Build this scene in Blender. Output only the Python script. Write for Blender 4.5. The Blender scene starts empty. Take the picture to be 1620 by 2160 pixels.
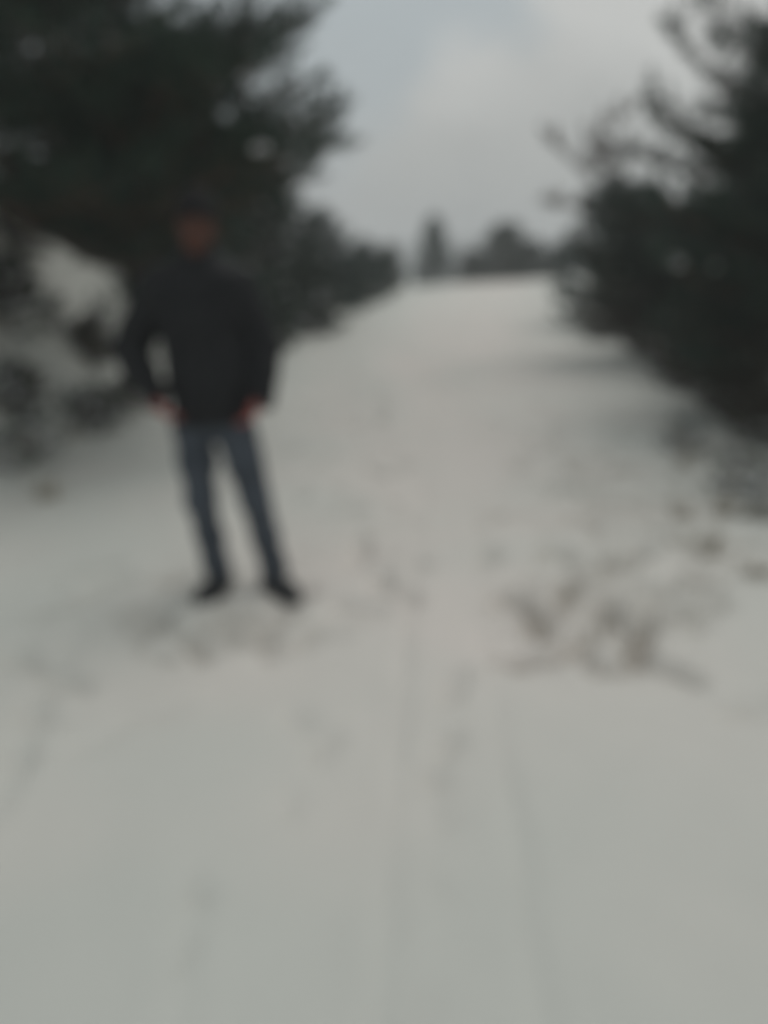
import bpy, math, random
import numpy as np
from mathutils import Vector, noise as mnoise

S = bpy.context.scene
COL = S.collection
R = math.radians

# ------------------------------------------------------------------ camera
CAM_Z, PITCH, FPX = 1.5, R(16.0), 1800.0          # FPX: focal length in pixels of the 1620 x 2160 photograph
cam_d = bpy.data.cameras.new("camera")
cam = bpy.data.objects.new("camera", cam_d); COL.objects.link(cam)
cam.location = (0, 0, CAM_Z)
cam.rotation_euler = (R(90) - PITCH, 0, 0)
cam_d.sensor_fit = 'VERTICAL'; cam_d.sensor_height = 36.0; cam_d.sensor_width = 27.0
cam_d.lens = 36.0 * FPX / 2160.0
cam_d.clip_start = 0.05; cam_d.clip_end = 2000
# the photograph was taken with the lens focused far too close: everything is out of focus
cam_d.dof.use_dof = True
cam_d.dof.focus_distance = 0.25
cam_d.dof.aperture_fstop = 3.95
cam_d.dof.aperture_blades = 0
S.camera = cam

# ------------------------------------------------------------------ world, sun, exposure
FRONT = (0.713, 0.1045, -0.693)                      # normal of the cloud front's plane
SUN_EL, SUN_AZ = R(60), R(45)                     # azimuth measured from +Y towards +X
w = bpy.data.worlds.new("World"); S.world = w; w.use_nodes = True
nt = w.node_tree; nt.nodes.clear()
def wn(t, **k):
    n = nt.nodes.new(t)
    for a, b in k.items(): setattr(n, a, b)
    return n
L = nt.links.new
out = wn('ShaderNodeOutputWorld'); bg = wn('ShaderNodeBackground'); bg.inputs[1].default_value = 0.10
sky = wn('ShaderNodeTexSky', sky_type='NISHITA', sun_disc=False, sun_elevation=SUN_EL, sun_rotation=SUN_AZ)
tc = wn('ShaderNodeTexCoord'); sep = wn('ShaderNodeSeparateXYZ'); L(tc.outputs['Generated'], sep.inputs[0])
# overcast deck: dull grey low down, brighter with height; a front of whiter cloud meets thinner bluish cloud
nz = wn('ShaderNodeTexNoise'); nz.inputs['Scale'].default_value = 4.5; nz.inputs['Detail'].default_value = 5; nz.inputs['Roughness'].default_value = 0.5
L(tc.outputs['Generated'], nz.inputs[0])
nr = wn('ShaderNodeMapRange'); L(nz.outputs['Fac'], nr.inputs[0])
nr.inputs[1].default_value = 0.3; nr.inputs[2].default_value = 0.7; nr.inputs[3].default_value = -0.06; nr.inputs[4].default_value = 0.06
ad = wn('ShaderNodeMath', operation='ADD'); L(sep.outputs[2], ad.inputs[0]); L(nr.outputs[0], ad.inputs[1])
def ramp(stops):
    r = wn('ShaderNodeValToRGB'); L(ad.outputs[0], r.inputs[0]); e = r.color_ramp.elements
    e[0].position, e[0].color = stops[0][0], (*stops[0][1], 1); e[1].position, e[1].color = stops[-1][0], (*stops[-1][1], 1)
    for p_, c_ in stops[1:-1]: n_ = e.new(p_); n_.color = (*c_, 1)
    return r
white = ramp([(0.0, (.235, .235, .228)), (.055, (.335, .335, .32)), (.13, (.40, .40, .38)), (.235, (.58, .58, .555)), (1.0, (.555, .55, .53))])
blue = ramp([(0.0, (.235, .238, .235)), (.055, (.335, .345, .345)), (.13, (.375, .41, .42)), (.235, (.41, .455, .47)), (1.0, (.53, .54, .53))])
dt = wn('ShaderNodeVectorMath', operation='DOT_PRODUCT'); L(tc.outputs['Generated'], dt.inputs[0]); dt.inputs[1].default_value = FRONT
da = wn('ShaderNodeMath', operation='MULTIPLY_ADD'); L(nr.outputs[0], da.inputs[0]); da.inputs[1].default_value = 1.6; L(dt.outputs['Value'], da.inputs[2])
df = wn('ShaderNodeMapRange', interpolation_type='SMOOTHSTEP'); L(da.outputs[0], df.inputs[0]); df.inputs[1].default_value = -0.03; df.inputs[2].default_value = 0.06
cr = wn('ShaderNodeMix', data_type='RGBA'); L(df.outputs[0], cr.inputs[0]); L(blue.outputs[0], cr.inputs[6]); L(white.outputs[0], cr.inputs[7])
cm = wn('ShaderNodeVectorMath', operation='SCALE'); L(cr.outputs[2], cm.inputs[0]); cm.inputs['Scale'].default_value = 10.0
mix = wn('ShaderNodeMix', data_type='RGBA'); mix.inputs[0].default_value = 0.96
L(sky.outputs[0], mix.inputs[6]); L(cm.outputs[0], mix.inputs[7])
L(mix.outputs[2], bg.inputs[0]); L(bg.outputs[0], out.inputs[0])

sd = bpy.data.lights.new("sun", 'SUN'); sd.energy = 0.95; sd.angle = R(40); sd.color = (1.0, 0.97, 0.93)
sun = bpy.data.objects.new("sun", sd); COL.objects.link(sun)
sdir = Vector((math.sin(SUN_AZ) * math.cos(SUN_EL), math.cos(SUN_AZ) * math.cos(SUN_EL), math.sin(SUN_EL)))
sun.rotation_euler = (-sdir).to_track_quat('-Z', 'Y').to_euler()
sun.location = (0, 0, 20)

S.view_settings.view_transform = 'Standard'; S.view_settings.look = 'None'
S.view_settings.exposure = 0.0; S.view_settings.gamma = 1.0; S.view_settings.use_curve_mapping = False
S.render.engine = 'CYCLES'
S.cycles.use_denoising = True
S.cycles.max_bounces = 8
S.cycles.volume_bounces = 1

# ------------------------------------------------------------------ helpers
def tag(o, label=None, cat=None, group=None, kind=None):
    if label: o["label"] = label
    if cat: o["category"] = cat
    if group: o["group"] = group
    if kind: o["kind"] = kind
    return o

def empty(name, loc):
    o = bpy.data.objects.new(name, None); COL.objects.link(o); o.location = loc; o.empty_display_size = 0.1
    return o

def mesh(name, V, F, mat, smooth=True):
    """V (n,3); F: list of (m,k) int arrays, k = 3 or 4"""
    me = bpy.data.meshes.new(name)
    V = np.ascontiguousarray(V, dtype=np.float32)
    F = [np.asarray(f, dtype=np.int32) for f in F if len(f)]
    me.vertices.add(len(V)); me.vertices.foreach_set("co", V.ravel())
    loops = np.concatenate([f.ravel() for f in F]); sizes = np.concatenate([np.full(len(f), f.shape[1], np.int32) for f in F])
    me.loops.add(len(loops)); me.loops.foreach_set("vertex_index", loops)
    me.polygons.add(len(sizes))
    st = np.concatenate([[0], np.cumsum(sizes)[:-1]]).astype(np.int32)
    me.polygons.foreach_set("loop_start", st)
    try: me.polygons.foreach_set("loop_total", sizes)
    except Exception: pass
    me.polygons.foreach_set("use_smooth", np.full(len(sizes), smooth))
    me.update(calc_edges=True); me.validate()
    if mat: me.materials.append(mat)
    return me

def obj(name, me, parent=None, loc=(0, 0, 0)):
    o = bpy.data.objects.new(name, me); COL.objects.link(o); o.location = loc
    if parent: o.parent = parent
    return o

class MB:
    def __init__(s): s.v = []; s.f3 = []; s.f4 = []; s.n = 0
    def add(s, V, F3=None, F4=None):
        if F3 is not None and len(F3): s.f3.append(np.asarray(F3) + s.n)
        if F4 is not None and len(F4): s.f4.append(np.asarray(F4) + s.n)
        s.v.append(np.asarray(V, dtype=float)); s.n += len(V)
    def tube(s, pts, rad, sides=6):
        pts = np.asarray(pts, float); n = len(pts)
        t = np.gradient(pts, axis=0); t /= np.linalg.norm(t, axis=1)[:, None] + 1e-9
        ref = np.where(np.abs(t[:, 2:3]) > 0.9, np.array([[1., 0, 0]]), np.array([[0, 0, 1.]]))
        a = np.cross(t, ref); a /= np.linalg.norm(a, axis=1)[:, None] + 1e-9
        b = np.cross(t, a)
        th = np.arange(sides) * 2 * math.pi / sides
        ring = pts[:, None, :] + np.asarray(rad)[:, None, None] * (np.cos(th)[None, :, None] * a[:, None, :] + np.sin(th)[None, :, None] * b[:, None, :])
        V = ring.reshape(-1, 3)
        i = np.arange(n - 1)[:, None] * sides; j = np.arange(sides)[None, :]; k = (j + 1) % sides
        F = np.stack([i + j, i + k, i + sides + k, i + sides + j], -1).reshape(-1, 4)
        V = np.vstack([V, pts[:1], pts[-1:]]); c0, c1 = n * sides, n * sides + 1
        jj = np.arange(sides); kk = (jj + 1) % sides
        F3 = np.vstack([np.stack([np.full(sides, c0), kk, jj], -1), np.stack([np.full(sides, c1), (n - 1) * sides + jj, (n - 1) * sides + kk], -1)])
        s.add(V, F3, F)
    def build(s, name, mat, smooth=True):
        F = []
        if s.f4: F.append(np.vstack(s.f4))
        if s.f3: F.append(np.vstack(s.f3))
        return mesh(name, np.vstack(s.v), F, mat, smooth)

# ------------------------------------------------------------------ materials
def material(name, base, rough=0.8, noise=None, bump=None, sss=0.0, spec=0.3, col2=None, coords='Object'):
    m = bpy.data.materials.new(name); m.use_nodes = True
    t = m.node_tree; p = t.nodes['Principled BSDF']
    p.inputs['Base Color'].default_value = (*base, 1); p.inputs['Roughness'].default_value = rough
    p.inputs['Specular IOR Level'].default_value = spec
    if sss: p.inputs['Subsurface Weight'].default_value = sss; p.inputs['Subsurface Radius'].default_value = (0.02, 0.02, 0.025); p.inputs['Subsurface Scale'].default_value = 0.5
    c = t.nodes.new('ShaderNodeTexCoord')
    if noise:
        n = t.nodes.new('ShaderNodeTexNoise'); n.inputs['Scale'].default_value = noise; n.inputs['Detail'].default_value = 6
        t.links.new(c.outputs[coords], n.inputs[0])
        r = t.nodes.new('ShaderNodeValToRGB'); t.links.new(n.outputs['Fac'], r.inputs[0])
        r.color_ramp.elements[0].position = 0.35; r.color_ramp.elements[1].position = 0.65
        r.color_ramp.elements[0].color = (*base, 1); r.color_ramp.elements[1].color = (*(col2 or tuple(x * 1.3 for x in base)), 1)
        t.links.new(r.outputs[0], p.inputs['Base Color'])
    if bump:
        n2 = t.nodes.new('ShaderNodeTexNoise'); n2.inputs['Scale'].default_value = bump[0]; n2.inputs['Detail'].default_value = 8; n2.inputs['Roughness'].default_value = 0.65
        t.links.new(c.outputs[coords], n2.inputs[0])
        b = t.nodes.new('ShaderNodeBump'); b.inputs['Strength'].default_value = bump[1]; b.inputs['Distance'].default_value = bump[2]
        t.links.new(n2.outputs['Fac'], b.inputs['Height']); t.links.new(b.outputs[0], p.inputs['Normal'])
    return m

M = {}
M['bark'] = material('pine_bark', (0.06, 0.042, 0.032), 0.9, 14, (30, 0.8, 0.02), col2=(0.14, 0.10, 0.075))
M['twig'] = material('twig_bark', (0.07, 0.05, 0.038), 0.9, 20, None, col2=(0.12, 0.085, 0.06))
def needle(name, a, b):
    m = material(name, a, 0.55, 3.0, None, spec=0.35, col2=b)
    return m
M['needle'] = needle('pine_needles_dark', (0.016, 0.038, 0.027), (0.030, 0.058, 0.036))
M['needle_blue'] = needle('pine_needles_bluish', (0.020, 0.048, 0.042), (0.036, 0.072, 0.060))
M['needle_brown'] = needle('pine_needles_dry', (0.11, 0.095, 0.08), (0.17, 0.145, 0.125))
M['needle_olive'] = needle('scrub_needles_olive_brown', (0.040, 0.042, 0.028), (0.075, 0.066, 0.046))
M['snowload'] = material('snow_on_branches', (0.74, 0.75, 0.76), 0.75, None, (40, 0.5, 0.01))
M['jacket'] = material('black_jacket_nylon', (0.009, 0.010, 0.012), 0.7, 9, (140, 0.25, 0.002), col2=(0.014, 0.015, 0.017), spec=0.2)
M['trim'] = material('black_trim', (0.016, 0.016, 0.018), 0.5)
M['jeans'] = material('dark_blue_denim', (0.041, 0.050, 0.064), 0.9, 7, (260, 0.3, 0.001), col2=(0.066, 0.079, 0.098))
M['skin'] = material('shaded_ruddy_skin', (0.075, 0.031, 0.021), 0.65, 22, (160, 0.1, 0.001), col2=(0.10, 0.041, 0.028), sss=0.08)  # the face's shade under the hat is put into this skin colour
M['hand'] = material('cold_reddened_hands', (0.30, 0.085, 0.075), 0.55, 22, (160, 0.1, 0.001), col2=(0.36, 0.11, 0.095), sss=0.08)
M['knit'] = material('black_knit', (0.008, 0.008, 0.009), 0.95, 30, (220, 0.8, 0.004), col2=(0.013, 0.013, 0.014))
M['boot'] = material('dark_boot_leather', (0.018, 0.020, 0.023), 0.6, 20, (90, 0.3, 0.002), col2=(0.035, 0.037, 0.04))
M['sole'] = material('boot_rubber', (0.02, 0.02, 0.02), 0.8)
M['eyew'] = material('eye_white', (0.6, 0.58, 0.55), 0.25)
M['iris'] = material('eye_iris', (0.03, 0.02, 0.015), 0.2)
M['grass'] = material('dry_grass', (0.20, 0.175, 0.13), 0.85, 5, None, col2=(0.34, 0.30, 0.23))
M['hill'] = material('far_wooded_hillside', (0.04, 0.05, 0.045), 0.95, 0.4, None, col2=(0.11, 0.12, 0.12))

# snow with thin places of bare soil, and shade painted brown into the prints
m = material('trodden_snow', (0.80, 0.79, 0.775), 0.7, None, None, spec=0.25)
t = m.node_tree; p = t.nodes['Principled BSDF']; c = t.nodes.new('ShaderNodeTexCoord')
at = t.nodes.new('ShaderNodeAttribute'); at.attribute_name = 'earth_shade'
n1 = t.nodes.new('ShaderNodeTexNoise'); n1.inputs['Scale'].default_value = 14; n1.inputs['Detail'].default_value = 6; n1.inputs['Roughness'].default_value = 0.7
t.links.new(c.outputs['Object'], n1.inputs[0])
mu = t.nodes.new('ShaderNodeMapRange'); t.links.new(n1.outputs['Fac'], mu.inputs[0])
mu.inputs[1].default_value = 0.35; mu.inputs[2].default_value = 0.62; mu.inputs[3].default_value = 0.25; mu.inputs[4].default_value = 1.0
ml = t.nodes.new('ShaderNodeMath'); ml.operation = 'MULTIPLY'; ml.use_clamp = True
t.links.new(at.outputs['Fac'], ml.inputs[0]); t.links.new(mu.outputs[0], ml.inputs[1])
n3 = t.nodes.new('ShaderNodeTexNoise'); n3.inputs['Scale'].default_value = 0.45; n3.inputs['Detail'].default_value = 3
t.links.new(c.outputs['Object'], n3.inputs[0])
r3 = t.nodes.new('ShaderNodeValToRGB'); t.links.new(n3.outputs['Fac'], r3.inputs[0])
r3.color_ramp.elements[0].position = 0.35; r3.color_ramp.elements[1].position = 0.65
r3.color_ramp.elements[0].color = (0.625, 0.63, 0.585, 1); r3.color_ramp.elements[1].color = (0.69, 0.65, 0.605, 1)
r3.color_ramp.elements[0].color = (0.655, 0.635, 0.59, 1); r3.color_ramp.elements[1].color = (0.70, 0.655, 0.612, 1)
a2_ = t.nodes.new('ShaderNodeAttribute'); a2_.attribute_name = 'fresh_vignette'
vig_ = t.nodes.new('ShaderNodeMix'); vig_.data_type = 'RGBA'; t.links.new(a2_.outputs['Fac'], vig_.inputs[0]); t.links.new(r3.outputs[0], vig_.inputs[6]); vig_.inputs[7].default_value = (0.595, 0.61, 0.57, 1)
mx = t.nodes.new('ShaderNodeMix'); mx.data_type = 'RGBA'
t.links.new(ml.outputs[0], mx.inputs[0]); t.links.new(vig_.outputs[2], mx.inputs[6]); mx.inputs[7].default_value = (0.17, 0.135, 0.105, 1)
t.links.new(mx.outputs[2], p.inputs['Base Color'])
n2 = t.nodes.new('ShaderNodeTexNoise'); n2.inputs['Scale'].default_value = 38; n2.inputs['Detail'].default_value = 9; n2.inputs['Roughness'].default_value = 0.7
t.links.new(c.outputs['Object'], n2.inputs[0])
b = t.nodes.new('ShaderNodeBump'); b.inputs['Strength'].default_value = 0.6; b.inputs['Distance'].default_value = 0.015
t.links.new(n2.outputs['Fac'], b.inputs['Height']); t.links.new(b.outputs[0], p.inputs['Normal'])
M['snow'] = m

# ------------------------------------------------------------------ terrain
rs = np.random.RandomState(7)
def waves(n, lo, hi, seed):
    q = np.random.RandomState(seed); a = q.rand(n) * 2 * math.pi; k = 2 * math.pi / (lo * (hi / lo) ** q.rand(n))
    return np.cos(a) * k, np.sin(a) * k, q.rand(n) * 2 * math.pi
WV = {nm: waves(n, lo, hi, sd_) for nm, n, lo, hi, sd_ in (('big', 14, 3.0, 9.0, 1), ('mid', 18, 0.8, 2.4, 2), ('small', 22, 0.18, 0.6, 3))}
def fbm(nm, x, y):
    kx, ky, ph = WV[nm]; s = np.zeros_like(x)
    for i in range(len(kx)): s += np.sin(kx[i] * x + ky[i] * y + ph[i])
    return s / math.sqrt(len(kx) / 2)
def sp(v, wd): return wd * np.logaddexp(0, v / wd)
def sstep(a, b, v):
    u = np.clip((v - a) / (b - a), 0, 1); return u * u * (3 - 2 * u)
XL = ([-50, 0, 3, 5.7, 7.6, 10, 12.4, 15.5, 20, 28, 40, 80, 500], [-3.2, -3.1, -2.85, -2.5, -2.3, -1.95, -1.45, -0.75, -0.2, 0.75, 3, 10, 60])
XR = ([-50, 0, 3, 6.4, 8.3, 10.7, 15.5, 20, 28, 40, 80, 500], [3.0, 3.0, 2.95, 2.9, 3.1, 3.3, 3.5, 4.2, 5.9, 8.6, 18, 70])
def base_h(x, y):
    x = np.asarray(x, float); y = np.asarray(y, float)
    g = 0.0495 * sp(y - 4.4, 0.6) - 0.125 * sp(y - 28.0, 1.8)
    g = np.maximum(g, -8 - 0.002 * np.abs(y))
    g += 0.055 * (x - 3) * sstep(14, 29, y) * (1 - sstep(30, 60, y))
    xl = np.interp(y, *XL); xr = np.interp(y, *XR)
    tl = np.maximum(xl - x, 0); tr = np.maximum(x - xr, 0)
    B = np.interp(y, [-50, 0, 4, 7, 11, 15, 20, 28, 45], [0.5, 0.7, 1.3, 1.95, 1.8, 0.85, 0.5, 0.35, 0.3])
    g += B * sstep(0, 2.3, tl) + 0.10 * np.minimum(tl, 40) * sstep(0.5, 3, tl)
    g += 0.30 * sstep(0, 1.6, tr) + 0.04 * np.minimum(tr, 40)
    off = sstep(0.0, 0.8, np.maximum(tl, tr))
    near = 1 - sstep(40, 80, np.abs(y) + np.abs(x))
    g += near * (0.020 * fbm('big', x, y) + (0.007 + 0.075 * off) * fbm('mid', x, y) + (0.0022 + 0.016 * off) * fbm('small', x, y))
    return g

CP, SP_ = math.cos(PITCH), math.sin(PITCH)
def ray(px, py):
    u, v = (px - 810) / FPX, (1080 - py) / FPX
    return np.array([u, CP + v * SP_, -SP_ + v * CP])
def ground_at(px, py):
    d = ray(px, py); t_ = np.concatenate([np.arange(1.0, 12, 0.01), np.arange(12, 40, 0.05)])
    q = d[None, :] * t_[:, None]; k = np.argmax(q[:, 2] + CAM_Z <= base_h(q[:, 0], q[:, 1]))
    return q[k, 0], q[k, 1]
def at_plane(px, py, Y):
    d = ray(px, py); s = Y / d[1]; return Vector((d[0] * s, Y, CAM_Z + d[2] * s))

# footprints: (px, py, heading degrees off the path, depth, soil and painted shade)
FP = [(330,1310,20,.05,.25),(410,1350,-25,.055,.3),(370,1228,60,.05,.3),(480,1310,10,.05,.2),(560,1330,-10,.05,.3),(600,1300,40,.04,.25),(520,1350,30,.04,.2),
      (730,1288,70,.035,.1),(800,1232,20,.045,.15),(760,1150,0,.045,.12),(755,1185,15,.04,.1),(720,1080,80,.045,.15),(620,1055,40,.045,.12),(610,950,10,.04,.1),(690,960,15,.04,.1),
      (850,985,5,.04,.1),(800,890,0,.045,.1),(815,865,10,.04,.1),(150,1215,50,.05,.25),(200,1200,60,.05,.2),(170,1260,30,.04,.15),(850,1260,-30,.03,.1),(780,1300,40,.03,.1),
      (1180,890,0,.05,.15),(1180,1032,70,.07,.55),(1240,1012,65,.06,.5),(1310,990,60,.06,.45),(1090,990,0,.05,.15),(1040,1095,20,.05,.15),(1290,1200,70,.055,.35),(1230,1225,80,.07,.6),
      (1110,1285,-15,.06,.45),(1130,1330,0,.07,.6),(1285,1300,10,.07,.65),(1360,1320,35,.07,.7),(1340,1360,25,.07,.65),(1110,1405,80,.06,.5),(1180,1392,75,.06,.45),(1230,1350,50,.05,.4),(1300,1415,85,.06,.5),
      (1420,1420,-30,.04,.25),(1030,1180,10,.045,.15),(1060,1270,30,.05,.3),(1350,1170,60,.05,.3),(1180,1180,70,.04,.2),(1170,930,0,.045,.2),(1330,930,70,.05,.25),(1300,895,80,.05,.25),
      (1160,1165,40,.04,.15),(1575,1498,70,.04,.3),(950,1455,20,.04,.2),(940,1578,15,.045,.25),(915,1648,-10,.045,.25),(930,1735,0,.03,.1),(630,1530,-20,.035,.12),(680,1578,25,.04,.18),
      (610,1705,10,.035,.12),(403,1862,15,.05,.45),(415,1895,0,.045,.3),(395,2020,8,.03,.1),(900,2118,30,.035,.15),(845,1952,40,.03,.12),(925,1880,-30,.035,.15),(60,1400,-50,.04,.2),(145,1440,-40,.035,.15),
      (85,1510,-45,.035,.15),(35,1600,-40,.035,.12),(205,1560,50,.03,.1),(320,1512,80,.03,.15),(960,720,0,.05,.15),(770,730,60,.05,.1),(1470,1290,70,.04,.2),(1450,1130,60,.05,.35),(1390,1060,60,.05,.35)]
FP = [(a, b, c_, d * (1.25 if 1060 < a < 1480 and 870 < b < 1440 else 1), e_ * (2.0 if 280 < a < 700 and 1200 < b < 1380 else 1)) for a, b, c_, d, e_ in FP]  # paints the shade among the prints around the feet darker
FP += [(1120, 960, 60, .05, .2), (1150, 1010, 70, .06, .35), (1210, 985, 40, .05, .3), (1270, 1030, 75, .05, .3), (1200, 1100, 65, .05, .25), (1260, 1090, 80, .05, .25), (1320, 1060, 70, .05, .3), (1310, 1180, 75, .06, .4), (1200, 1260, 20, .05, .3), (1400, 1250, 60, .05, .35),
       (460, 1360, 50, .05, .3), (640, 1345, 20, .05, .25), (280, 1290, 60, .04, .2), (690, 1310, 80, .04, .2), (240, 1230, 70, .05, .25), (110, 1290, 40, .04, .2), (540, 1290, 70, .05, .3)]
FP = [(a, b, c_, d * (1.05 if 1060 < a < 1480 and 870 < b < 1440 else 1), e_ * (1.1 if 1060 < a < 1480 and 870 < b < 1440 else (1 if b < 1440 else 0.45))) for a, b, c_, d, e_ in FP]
PRINTS = []
def scuffs(n, cx, cy, sx, sy, er):
    for _ in range(n):
        gx, gy = ground_at(cx + sx * float(np.clip(rs.randn(), -2, 2)), cy + sy * float(np.clip(rs.randn(), -2, 2)))
        PRINTS.append((gx, gy, rs.rand() * 3.14, 0.018 + 0.03 * rs.rand(), er * (0.3 + rs.rand()), 0.05 + 0.07 * rs.rand(), 0.028 + 0.022 * rs.rand()))
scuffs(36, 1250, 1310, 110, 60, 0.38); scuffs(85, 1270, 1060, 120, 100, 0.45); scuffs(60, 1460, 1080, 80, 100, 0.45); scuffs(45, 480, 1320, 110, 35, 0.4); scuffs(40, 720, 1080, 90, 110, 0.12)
for px_, tw_ in ((460, -0.25), (580, 0.62)):                     # the boots stand pressed into the snow
    p_ = at_plane(px_, 1195, 3.89); PRINTS.append((p_.x + math.sin(tw_) * 0.06, p_.y - math.cos(tw_) * 0.06, math.pi - tw_, 0.03, 0.15, 0.19, 0.085))
for (px, py, a, dep, er) in FP:
    gx, gy = ground_at(px, py); k = 1.0 if py < 1440 else max(0.42, 1 - (py - 1440) / 700)
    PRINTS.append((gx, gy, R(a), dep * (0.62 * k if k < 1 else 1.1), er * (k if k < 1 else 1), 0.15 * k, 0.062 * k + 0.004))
for i in range(120):                               # older trails of steps further along the path
    yy = 6 + 20 * rs.rand(); f = rs.rand(); xl, xr = np.interp(yy, *XL), np.interp(yy, *XR)
    PRINTS.append((xl + 0.3 + (xr - xl - 0.6) * f, yy, rs.randn() * 0.4, 0.02 + 0.025 * rs.rand(), 0.06 * rs.rand()))

def axis(lo, hi, fine_lo, fine_hi, h, grow):
    a = list(np.arange(fine_lo, fine_hi, h)); s = h
    while a[-1] < hi: s *= grow; a.append(a[-1] + s)
    s = h; b = [a[0]]
    while b[-1] > lo: s *= grow; b.append(b[-1] - s)
    return np.array(b[:0:-1] + a)
xs = axis(-420, 420, -3.4, 3.9, 0.036, 1.055)
ys = np.concatenate([axis(-120, 0, 1.0, 8.6, 0.036, 1.09)]); ys = ys[ys < 8.6]
more = [ys[-1]]; s_ = 0.036
while more[-1] < 430:
    s_ = min(s_ * 1.03, 0.11) if more[-1] < 32 else s_ * 1.08
    more.append(more[-1] + s_)
ys = np.concatenate([ys, more[1:]])
X, Y = np.meshgrid(xs, ys); Z = base_h(X, Y); E = np.zeros_like(Z); DEP = np.zeros_like(Z); RIM = np.zeros_like(Z)
def stamp(gx, gy, ang, dep, er, ln=0.15, wd=0.062):
    i0, i1 = np.searchsorted(ys, [gy - 0.35, gy + 0.35]); j0, j1 = np.searchsorted(xs, [gx - 0.35, gx + 0.35])
    if i1 - i0 < 2 or j1 - j0 < 2: return
    dx = X[i0:i1, j0:j1] - gx; dy = Y[i0:i1, j0:j1] - gy
    u = dx * math.sin(ang) + dy * math.cos(ang); v = dx * math.cos(ang) - dy * math.sin(ang)
    v = v + 0.012 * np.sin(u * 9)
    d = np.sqrt((u / ln) ** 2 + (v / (wd * (1 + 0.15 * np.sin(u * 14)))) ** 2) + 0.12 * fbm('small', dx * 1.5 + gx, dy * 1.5 + gy) * 0.3
    c_ = -dep * (1 - sstep(0.72, 1.15, d)); k_ = DEP[i0:i1, j0:j1]
    DEP[i0:i1, j0:j1] = -np.sqrt(c_ ** 2 + k_ ** 2) * 0.5 + np.minimum(c_, k_) * 0.5
    RIM[i0:i1, j0:j1] = np.maximum(RIM[i0:i1, j0:j1], 0.28 * dep * np.exp(-((d - 1.3) / 0.22) ** 2))
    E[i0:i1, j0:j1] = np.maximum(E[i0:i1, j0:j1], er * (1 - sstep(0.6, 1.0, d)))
for pr in PRINTS: stamp(*pr)
Z += DEP + RIM * np.exp(DEP / 0.015)
# two thin runner grooves of a sledge, running up the path
def groove(pts, dep, wd):
    P = [ground_at(*q) for q in pts]; P.sort(key=lambda q: q[1])
    gy = np.array([q[1] for q in P]); gx = np.array([q[0] for q in P])
    xc = np.interp(Y, gy, gx) + 0.006 * np.sin(Y * 3.1); ok = (Y > gy[0] - 1.5) & (Y < gy[-1]) & (np.abs(X - xc) < 0.2)
    f = 0.65 + 0.35 * np.sin(Y * 2.3 + gx[0] * 9)
    prof = -dep * f * np.exp(-((X - xc) / wd) ** 4) + 0.3 * dep * np.exp(-((np.abs(X - xc) - wd * 1.7) / (wd * 0.6)) ** 2)
    Z[ok] += prof[ok]
groove([(812, 2150), (822, 1800), (845, 1450), (868, 1250), (905, 900), (930, 760)], 0.020, 0.026)
groove([(1150, 2150), (1095, 1800), (1035, 1450), (1010, 1300), (985, 900), (985, 760)], 0.014, 0.026)
# shallow ski/boot drags on the left of the path
groove([(390, 2150), (400, 1930), (420, 1880)], 0.014, 0.03)
groove([(10, 1640), (70, 1480), (170, 1330), (260, 1215)], 0.02, 0.06)
ny, nx = X.shape
idx = np.arange(nx * ny).reshape(ny, nx)
quads = np.stack([idx[:-1, :-1], idx[:-1, 1:], idx[1:, 1:], idx[1:, :-1]], -1).reshape(-1, 4)
me = mesh('snow_ground', np.stack([X, Y, Z], -1).reshape(-1, 3), [quads], M['snow'])
a_ = me.attributes.new('earth_shade', 'FLOAT', 'POINT'); a_.data.foreach_set('value', E.ravel().astype(np.float32))
xm = 0.5 * (np.interp(Y, *XL) + np.interp(Y, *XR)) + 0.25
FRS_VIG = np.clip(1 - np.exp(-((X - xm) / 1.5) ** 2) * sstep(1.2, 3.4, Y) + 0.12 * fbm('mid', X, Y), 0, 1)  # untrodden snow, with the camera's cool corner shading painted into its tint
a_ = me.attributes.new('fresh_vignette', 'FLOAT', 'POINT'); a_.data.foreach_set('value', FRS_VIG.ravel().astype(np.float32))
tag(obj('snow_ground', me), 'trodden snow path and snowy banks', None, None, 'structure')
def height(x, y): return float(base_h(np.array([x]), np.array([y]))[0])

# far wooded ridge lost in the murk beyond the crest
hx = np.linspace(-400, 400, 321); hy = np.linspace(0, 1, 14)
HX, HT = np.meshgrid(hx, hy)
HY = 190 + 190 * HT + 25 * np.sin(HX * 0.013)
HZ = -9.5 + (16 + 4 * np.sin(HX * 0.011 + 1) + 2.5 * np.sin(HX * 0.031)) * np.sin(HT * math.pi / 2) ** 0.8 + 1.3 * rs.rand(*HX.shape) * (HT > 0.02)
i_ = np.arange(HX.size).reshape(HX.shape)
tag(obj('hillside', mesh('hillside', np.stack([HX, HY, HZ], -1).reshape(-1, 3), [np.stack([i_[:-1, :-1], i_[:-1, 1:], i_[1:, 1:], i_[1:, :-1]], -1).reshape(-1, 4)], M['hill'])),
    'far wooded hillside in the mist', None, None, 'structure')

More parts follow.
